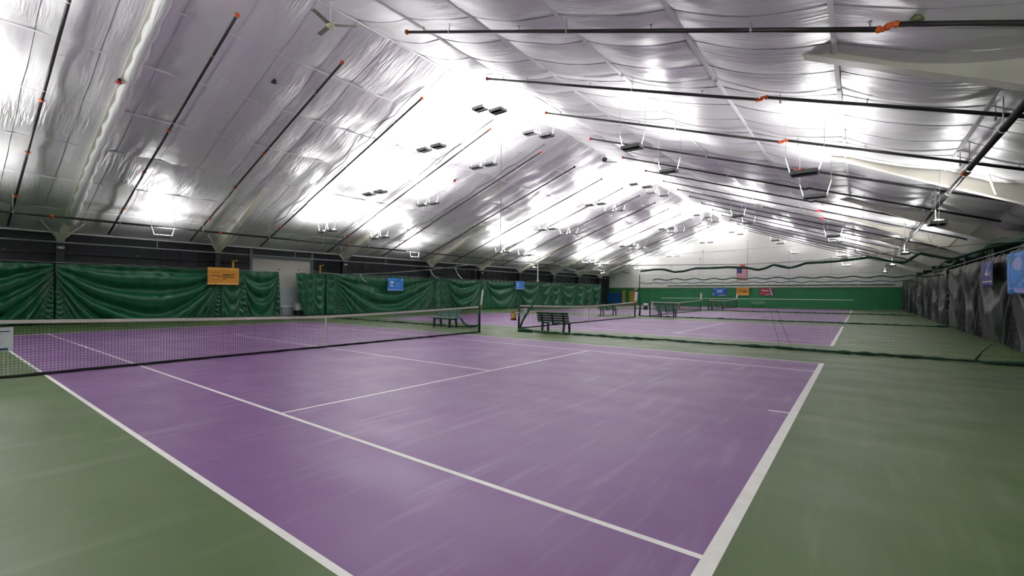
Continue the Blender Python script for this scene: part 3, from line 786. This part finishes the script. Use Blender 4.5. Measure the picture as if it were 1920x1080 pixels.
# white hem tapes hanging from the left divider cable
for i, (xa, za, xb_, zb_, sg) in enumerate(((-14.9, 2.82, -14.35, 2.25, .1), (-16.6, 2.72, -16.0, 2.33, .12), (-22.6, 2.62, -21.9, 2.2, .12), (-9.0, 2.75, -7.7, 2.45, .1), (-7.4, 2.68, -6.2, 2.4, .1))):
    b = MB(); n = 10
    b.tube([(xa+(xb_-xa)*q/n, 13.36, za+(zb_-za)*(q/n)-sg*math.sin(PI*q/n)) for q in range(n+1)], .018, 6)
    b.build('hem_tape', mat('pale_green_tape', (150, 178, 160), .6), d1l if xa < -11 else d1, smooth=True)
b = MB(); b.tube([(-12.1, 13.42, 3.02), (-12.1, 13.42, roof(-12.1)-.05)], .012, 5); b.build('drop_cable', M_wire, label='long thin cable dropping from the roof to the divider net cable', cat='cable')
b = MB(); b.tube([(-10.08, 13.42, 2.80), (-10.08, 13.42, 2.15)], .025, 6); b.sphere((-10.08, 13.42, 2.12), .05, 8, 5); b.build('pull_cord', M_white, label='short white pull cord hanging from the divider cable above the green bench', cat='cord')

# ------------------------------------------------------------------ banners
def banner(name, origin, ax, wdt, hgt, base, parts, lab, wave=.02, cat='banner', nrm=1, group=None):
    """ax: 'y' banner lies in plane x=const facing +-x ; 'x' plane y=const facing -y. u from left to right as seen by the viewer"""
    ox, oy, oz = origin
    root = empty(name, (ox, oy, oz), lab, cat, group)
    def P(u, v, o=0):       # u 0..1 left->right, v 0..1 bottom->top
        wv = wave*math.sin(u*7+v*2)+o
        if ax == 'yl': return (ox+wv, oy+u*wdt, oz+v*hgt)           # on left wall, faces +x, increasing y is to the right
        if ax == 'yr': return (ox-wv, oy-u*wdt, oz+v*hgt)           # on right wall, faces -x
        return (ox+u*wdt, oy-wv, oz+v*hgt)
    b = MB(); b.grid(lambda u, v: P(u, v), 20, 8); b.build('cloth', base, root, smooth=True, thick=.006)
    mats = []; bb = MB()
    for pr in parts:
        mm, shape = pr[0], pr[1]
        if mm not in mats: mats.append(mm)
        mi = mats.index(mm)
        if shape == 'r':
            u0_, v0_, u1_, v1_ = pr[2:6]; n0 = 6
            for i in range(n0):
                a = u0_+(u1_-u0_)*i/n0; c = u0_+(u1_-u0_)*(i+1)/n0
                bb.quad(P(a, v0_, .006), P(c, v0_, .006), P(c, v1_, .006), P(a, v1_, .006), mi)
        elif shape == 'p':
            bb.poly([P(a, c, .007) for a, c in pr[2]], mi)
        elif shape == 'e':
            cu, cv, ru, rv_ = pr[2:6]; bb.poly([P(cu+ru*math.cos(t*PI/10), cv+rv_*math.sin(t*PI/10), .007) for t in range(20)], mi)
        elif shape == 's':      # stroke polyline
            pts, th = pr[2], pr[3]
            for (a, c), (e, g) in zip(pts[:-1], pts[1:]):
                dx, dy = (e-a)*wdt, (g-c)*hgt; l = math.hypot(dx, dy) or 1; nx, ny = -dy/l*th/2/wdt, dx/l*th/2/hgt
                bb.poly([P(a+nx, c+ny, .009), P(a-nx, c-ny, .009), P(e-nx, g-ny, .009), P(e+nx, g+ny, .009)], mi)
    if parts: bb.build('print', mats, root)
    if ax in ('yl', 'yr'):
        for u in (.03, .97):
            p = P(u, 1); zc = 2.94 if ax == 'yl' else 3.05; xc = -30.32 if ax == 'yl' else 4.47
            b = MB(); b.tube([(p[0], p[1], p[2]-.01), (xc, p[1], max(zc, p[2]+.03))], .006, 4); b.build('tie_cord', M_cable, root)
    return root
M_or = mat('orange_banner_cloth', (226, 150, 48), .6); M_orl = mat('pale_orange_print', (236, 176, 96), .6); M_ord = mat('brown_print', (96, 72, 20), .6)
pts = [(M_orl, 'r', 0, .02, 1, .12), (M_orl, 'r', .0, .86, 1, .95), (M_ord, 's', [(.08, .50), (.2, .52), (.3, .50), (.42, .50)], .045), (M_or, 'r', .1, .6, .4, .62)]
for v, a in ((.60, .88), (.52, .72), (.44, .86), (.35, .6)): pts.append((M_ord, 'r', .47, v-.025, a, v+.02))
pts.append((M_ord, 's', [(.12, .68), (.25, .72), (.38, .68)], .02)); pts.append((M_ord, 's', [(.12, .34), (.25, .28), (.38, .34)], .02))
banner('banner', (-30.0, 8.35, 2.0), 'yl', 1.6, 1.02, M_or, pts, 'orange banner with dark printing on the green curtain left of the white door')
M_bl = mat('sky_blue_banner_cloth', (46, 128, 222), .5); M_bll = mat('pale_blue_print', (142, 190, 236), .5); M_bd = mat('deep_blue_print', (20, 70, 150), .5); M_wp = mat('off_white_print', (226, 226, 214), .5)
def bluep(k):
    p = [(M_bll, 'r', .02, .02, .98, .1), (M_bll, 'r', .92, .05, .98, .95), (M_bll, 'r', .02, .05, .07, .95), (M_wp, 'p', [(.16, .5), (.2, .75), (.36, .72), (.4, .55), (.3, .58)]),
         (M_wp, 'p', [(.14, .38), (.36, .34), (.36, .42), (.2, .48)]), (M_bll, 's', [(.5, .56), (.6, .62), (.72, .58)], .04), (M_bll, 's', [(.55, .42), (.65, .36), (.75, .38)], .04), (M_bd, 'e', .27, .53, .05, .05)]
    if k == 0: p.append((M_teal, 's', [(.8, 1.0), (.6, .72), (.4, .55)], .07))
    return p
banner('banner', (-29.97, 20.42, 1.76), 'yl', 1.5, 1.02, M_bl, bluep(0), 'bright blue banner with white emblem on the green curtain nearer the camera')
banner('banner', (-30.0, 36.7, 2.04), 'yl', 1.55, .9, M_bl, bluep(1), 'smaller-looking bright blue banner farther along the green curtains')
M_navy = mat('navy_banner_cloth', (36, 34, 118), .5)
nv = [(M_bll, 's', [(.42, .72), (.36, .80), (.45, .90), (.58, .92), (.62, .84), (.56, .74), (.5, .70)], .05), (M_wp, 'e', .38, .66, .07, .035)]
# letters BLT
nv += [(M_wp, 's', [(.28, .48), (.28, .58), (.42, .57), (.42, .54), (.29, .53), (.44, .52), (.44, .49), (.28, .48)], .035),
       (M_wp, 's', [(.52, .58), (.52, .48), (.64, .48)], .04), (M_wp, 's', [(.66, .58), (.82, .58)], .04), (M_wp, 's', [(.74, .58), (.72, .48)], .04)]
for i in range(9): nv.append((M_wp, 'r', .08+i*.092, .195, .08+i*.092+.07, .245))
banner('banner', (4.22, 20.75, 1.91), 'yr', 1.6, .86, M_navy, nv, 'narrow navy banner with white lettering on the charcoal curtains')
M_cy = mat('azure_banner_cloth', (30, 120, 205), .45, var=.25, vscale=3); M_lil = mat('lilac_print', (150, 148, 214), .45); M_tl = mat('blue_teal_print', (30, 110, 150), .45)
cy = [(M_lil, 'e', .45, .72, .22, .16), (M_tl, 'p', [(.05, .95), (.3, .98), (.28, .7), (.12, .75)]), (M_lil, 'p', [(.02, .05), (.98, .02), (.98, .12), (.02, .16)]), (M_tl, 's', [(.2, .2), (.5, .3), (.7, .5), (.6, .55)], .05),
      (M_bll, 's', [(.12, .9), (.08, .5), (.12, .15), (.4, .12)], .03), (M_bll, 's', [(.5, .2), (.78, .36), (.85, .6)], .03), (M_lil, 'r', .86, .3, .99, .98)]
banner('banner', (4.18, 17.2, 1.66), 'yr', 2.2, 1.15, M_cy, cy, 'large bright blue and lilac banner at the right edge of the photo')
# far wall banners
yb = YF-.14
M_b3 = mat('royal_blue_banner_cloth', (52, 92, 184), .5); M_rd = mat('crimson_banner_cloth', (176, 60, 84), .5)
banner('banner', (-15.7, yb, 1.42), 'x', 1.75, 1.1, M_b3, [(M_bll, 'r', .3, .4, .7, .72), (M_bll, 's', [(.05, .98), (.25, .8), (.5, .75), (.75, .8), (.95, .98)], .08), (M_bll, 'p', [(0, .02), (.4, .02), (.1, .25), (0, .4)]), (M_wp, 'r', .4, .04, .95, .1)],
       'royal blue banner on the green far wall, leftmost of three', group='banners on the green far wall')
banner('banner', (-12.7, yb, 1.52), 'x', 1.6, 1.0, M_or, [(M_ord, 'r', .2, .5, .45, .62), (M_ord, 'r', .5, .42, .8, .62), (M_orl, 'r', .02, .02, .98, .12), (M_ord, 's', [(.15, .7), (.4, .8), (.7, .72)], .04)],
       'orange banner on the green far wall between blue and red ones', group='banners on the green far wall')
banner('banner', (-9.85, yb, 1.52), 'x', 1.5, 1.0, M_rd, [(M_wp, 's', [(.15, .7), (.3, .6), (.5, .62), (.68, .58)], .1), (M_bll, 'p', [(.72, 1), (.8, 1), (1.0, .02), (.9, .0)]), (M_wp, 's', [(.4, .05), (.7, .12), (.9, .2)], .06)],
       'crimson banner with white lettering on the green far wall, rightmost of three', group='banners on the green far wall')
# flag hung vertically
root = empty('american_flag', (-12.05, YF-.2, 3.4), 'American flag hanging vertically against the white gable wall', 'flag')
fx0, fx1, fz0, fz1 = -12.65, -11.42, 3.42, 5.12
b = MB()
for i in range(13):
    a = fx0+(fx1-fx0)*i/13; c = fx0+(fx1-fx0)*(i+1)/13
    b.box(a, c, YF-.205, YF-.195, fz0, fz1, i % 2)
b.build('stripes', [mat('flag_red', (178, 40, 62), .6), mat('flag_white', (226, 220, 222), .6)], root)
b = MB(); b.box(fx0, fx0+(fx1-fx0)*7/13, YF-.215, YF-.204, fz1-.68, fz1, 0)
for r_ in range(5):
    for c_ in range(4): b.box(fx0+.08+c_*.15, fx0+.11+c_*.15, YF-.219, YF-.215, fz1-.1-r_*.13, fz1-.07-r_*.13, 1)
b.build('canton', [mat('flag_blue', (52, 48, 120), .6), M_wp], root)
b = MB(); b.tube([(-12.7, YF-.2, 5.13), (-11.35, YF-.2, 5.13)], .02, 6); b.tube([(-11.6, YF-.2, 5.13), (-11.6, YF-.005, 5.13)], .015, 6); b.build('rod', M_wire, root)
b = MB(); b.sphere((-11.95, YF-.28, 5.42), .28, 12, 8, (1.2, .9, .8)); b.box(-12.25, -11.65, YF-.25, YF-.005, 5.3, 5.34)
b.build('folded_cloth', mat('coral_red_plastic', (226, 84, 70), .5), smooth=True, label='coral red bundle fixed to the gable wall just above the flag', cat='bundle')

# ------------------------------------------------------------------ things along the far left corner
b = MB(); b.box(-31.3, -28.75, 60.9, 61.1, .25, 1.75); b.build('wall_mat', mat('blue_mat_vinyl', (10, 82, 150), .5), label='blue padded mat at the far left corner', cat='mat')
b = MB(); b.box(-28.72, -28.30, 60.9, 61.08, .02, 2.25); b.build('corner_pad', mat('ochre_yellow_pad', (176, 152, 66), .55), label='tall narrow yellow pad right of the blue mat', cat='pad')
root = empty('door_2', (-27.6, YF-.1, 0)); tag(root, kind='structure')
b = MB(); b.box(-28.0, -27.1, YF-.10, YF-.05, .02, 2.1); b.build('door_leaf', mat('ochre_door_paint', (172, 138, 52), .5), root)
b = MB(); b.box(-27.2, -27.14, YF-.16, YF-.10, 1.0, 1.08); b.build('door_handle', M_wire, root)
root = empty('exit_sign', (-26.8, YF-.16, 2.22), 'small red and white exit sign above the yellow door', 'exit sign')
b = MB(); b.box(-27.15, -26.65, YF-.2, YF-.12, 2.22, 2.46); b.build('housing', M_white, root)
cu = bpy.data.curves.new('letters', 'FONT'); cu.body = 'EXIT'; cu.size = .22; cu.align_x = 'CENTER'; cu.extrude = .002
cu.materials.append(M_red); tmp = bpy.data.objects.new('tmp', cu); lt = bpy.data.objects.new('lettering', bpy.data.meshes.new_from_object(tmp)); bpy.data.objects.remove(tmp); COL.objects.link(lt); lt.parent = root; lt.location = (-.1, -.045, .045); lt.rotation_euler = (PI/2, 0, 0);
b = MB(); b.box(-24.45, -24.3, YF-.14, YF-.06, .02, 2.5); b.build('wall_post', mat('mid_green_post', (70, 116, 92), .6), label='slim pale green post on the far wall left of the white line', cat='post')

# posts, bin and table by the overhead door
for y, l in ((10.0, 'left'), (15.5, 'right')):
    root = empty('door_guard_post', (-31.0, y, 0), 'yellow guard post on the %s side of the white overhead door' % l, 'guard post', 'yellow guard posts by the door')
    b = MB(); b.tube([(-31.0, y, 0), (-31.0, y, 3.5)], .06, 10); b.build('pole', M_yellow, root, smooth=True)
    b = MB(); b.tube([(-31.0, y, 3.46), (-31.0, y+.25, 3.56)], .04, 8); b.sphere((-31.0, y, 3.5), .075, 8, 6); b.build('bent_top', M_yellow, root, smooth=True)
root = empty('folding_table', (-30.9, 13.05, 0), 'small white-topped table in front of the overhead door', 'table')
b = MB(); b.box(-31.15, -30.7, 12.7, 13.55, .62, .66); b.build('table_top', M_white, root)
for sx in (-31.1, -30.75):
    for yy in (12.78, 13.45):
        b = MB(); b.tube([(sx, yy, 0), (sx, yy, .62)], .015, 6); b.build('leg', M_netblk, root)
root = empty('storage_bin', (-30.85, 13.95, 0), 'dark stand with white bin on top at the curtain opening', 'bin')
b = MB(); b.box(-31.1, -30.65, 13.7, 14.2, 0, .34); b.build('stand', M_netblk, root)
b = MB(); b.box(-31.12, -30.63, 13.68, 14.22, .36, .46); b.build('shelf', M_white, root)
b = MB(); b.prism([(13.68, .56), (14.2, .56), (14.16, .86), (13.76, .86)], 0, -31.1, -30.65); b.box(-31.05, -30.7, 13.74, 14.14, .46, .56); b.build('bin_body', M_white, root)

# emergency lights on left columns
for i, y in enumerate((2.6, 17.2, 32.0, 45.2)):
    root = empty('emergency_light', (-30.5, y, 3.66), 'small white emergency light on a dark left column, %s from the camera' % ORD[i], 'emergency light', 'emergency lights on the left columns')
    b = MB(); b.box(-30.62, -30.50, y-.12, y+.12, 3.62, 3.72); b.build('housing', M_white, root)
    for s in (-.07, .07):
        b = MB(); b.sphere((-30.46, y+s, 3.69), .04, 8, 5); b.build('lamp_head', M_greyw, root, smooth=True)
# wall specks: tennis balls stuck on the girt
for i, (y, z) in enumerate(((.9, 3.52), (5.6, 3.52), (17.9, 3.52))):
    b = MB(); b.sphere((XL+.12, y, z), .04, 10, 8); b.build('tennis_ball', mat('tennis_ball_felt', (200, 214, 60), .8), smooth=True,
        label='yellow tennis ball lodged on the left wall ledge, %s from the camera' % ORD[i], cat='tennis ball', group='tennis balls on the wall ledge')

# ------------------------------------------------------------------ ceiling fan and small fittings
hx, hy, hz = -12.75, 6.06, 9.9
root = empty('ceiling_fan', (hx, hy, hz), 'three-bladed ceiling fan near the ridge at the top of the photo', 'ceiling fan')
b = MB(); b.tube([(hx, hy, hz-.09), (hx, hy, hz-.05), (hx, hy, hz+.06), (hx, hy, hz+.10)], [.07, .13, .13, .06], 14); b.build('motor', M_fanhub, root, smooth=True)
b = MB(); b.tube([(hx, hy, hz+.1), (hx, hy, roof(hx)-.06)], .015, 8); b.build('down_rod', M_white, root)
for tx, ty in ((-12.40, 5.29), (-12.17, 6.56), (-13.5, 6.12)):
    d_ = Vector((tx-hx, ty-hy, 0)).normalized(); e_ = Vector((hx, hy, hz))
    b = MB(); b.bar(e_+d_*.12, e_+d_*.80, .14, .012, up=(.12*d_.y, -.12*d_.x, 1)); b.bar(e_+d_*.05, e_+d_*.2, .05, .02); b.build('blade', M_fan, root)
def strobe(x, y, z, lab, mt_):
    root = empty('alarm_fitting', (x, y, z), lab, 'alarm fitting')
    b = MB(); b.tube([(x, y, z), (x, y, z+.06)], [.10, .07], 10); b.build('base', mt_, root, smooth=True)
    b = MB(); b.box(x-.03, x+.07, y-.03, y+.05, z+.05, z+.14); b.build('bracket', M_netblk, root)
strobe(-19.25, 2.45, roof(-19.25)-.36, 'red alarm fitting beside the foil sleeve at upper left', M_red)
strobe(-19.65, 17.8, roof(-19.65)-.24, 'small red alarm fitting under the middle of the left roof slope', M_red)
strobe(-17.1, 6.3, roof(-17.1)-.2, 'tiny dark fitting on the left roof slope below the fan', M_netblk)
strobe(1.35, 7.5, roof(1.35)-.22, 'olive green valve fitting beside the orange joint at upper right', mat('olive_enamel', (110, 120, 80), .5))
root = empty('camera_dome', (-13.0, 24.8, 10.35), 'dark olive speaker hanging at the ridge above the second court', 'speaker')
b = MB(); b.sphere((-13.0, 24.8, 10.4), .2, 10, 6, (1, .6, .8)); b.build('body', mat('dark_olive_plastic', (70, 76, 66), .5), root, smooth=True)
b = MB(); b.bar((-13.0, 24.8, 10.25), (-12.2, 25.0, 10.15), .1, .04); b.tube([(-13, 24.8, 10.5), (-13, 24.8, RZ-.08)], .015, 6); b.build('bracket', M_tray, root)

# cables slung across the gable end
b = MB(); n = 30
b.tube([(-26+30*i/n, 30.6, 4.4+.5*(i/n)-.5*math.sin(PI*i/n)*.3) for i in range(n+1)], .01, 5)
b.build('span_cable', M_cable, label='thin cable slung across the hall above the divider nets', cat='cable')
# green net valance gathered along the right wall above the charcoal curtains
b = MB(); pts = []
for i in range(70):
    y = 12.5+i*.35; pts.append((X_R+.05-.02*math.sin(i*.5), y, 3.42+.12*math.sin(y*1.0)-.004*(y-12)))
b.tube(pts, [.07+.02*N(i*.6) for i in range(70)], 8)
b.build('rolled_net', M_divband, smooth=True, label='rolled green net hung above the charcoal curtains on the right', cat='rolled net')
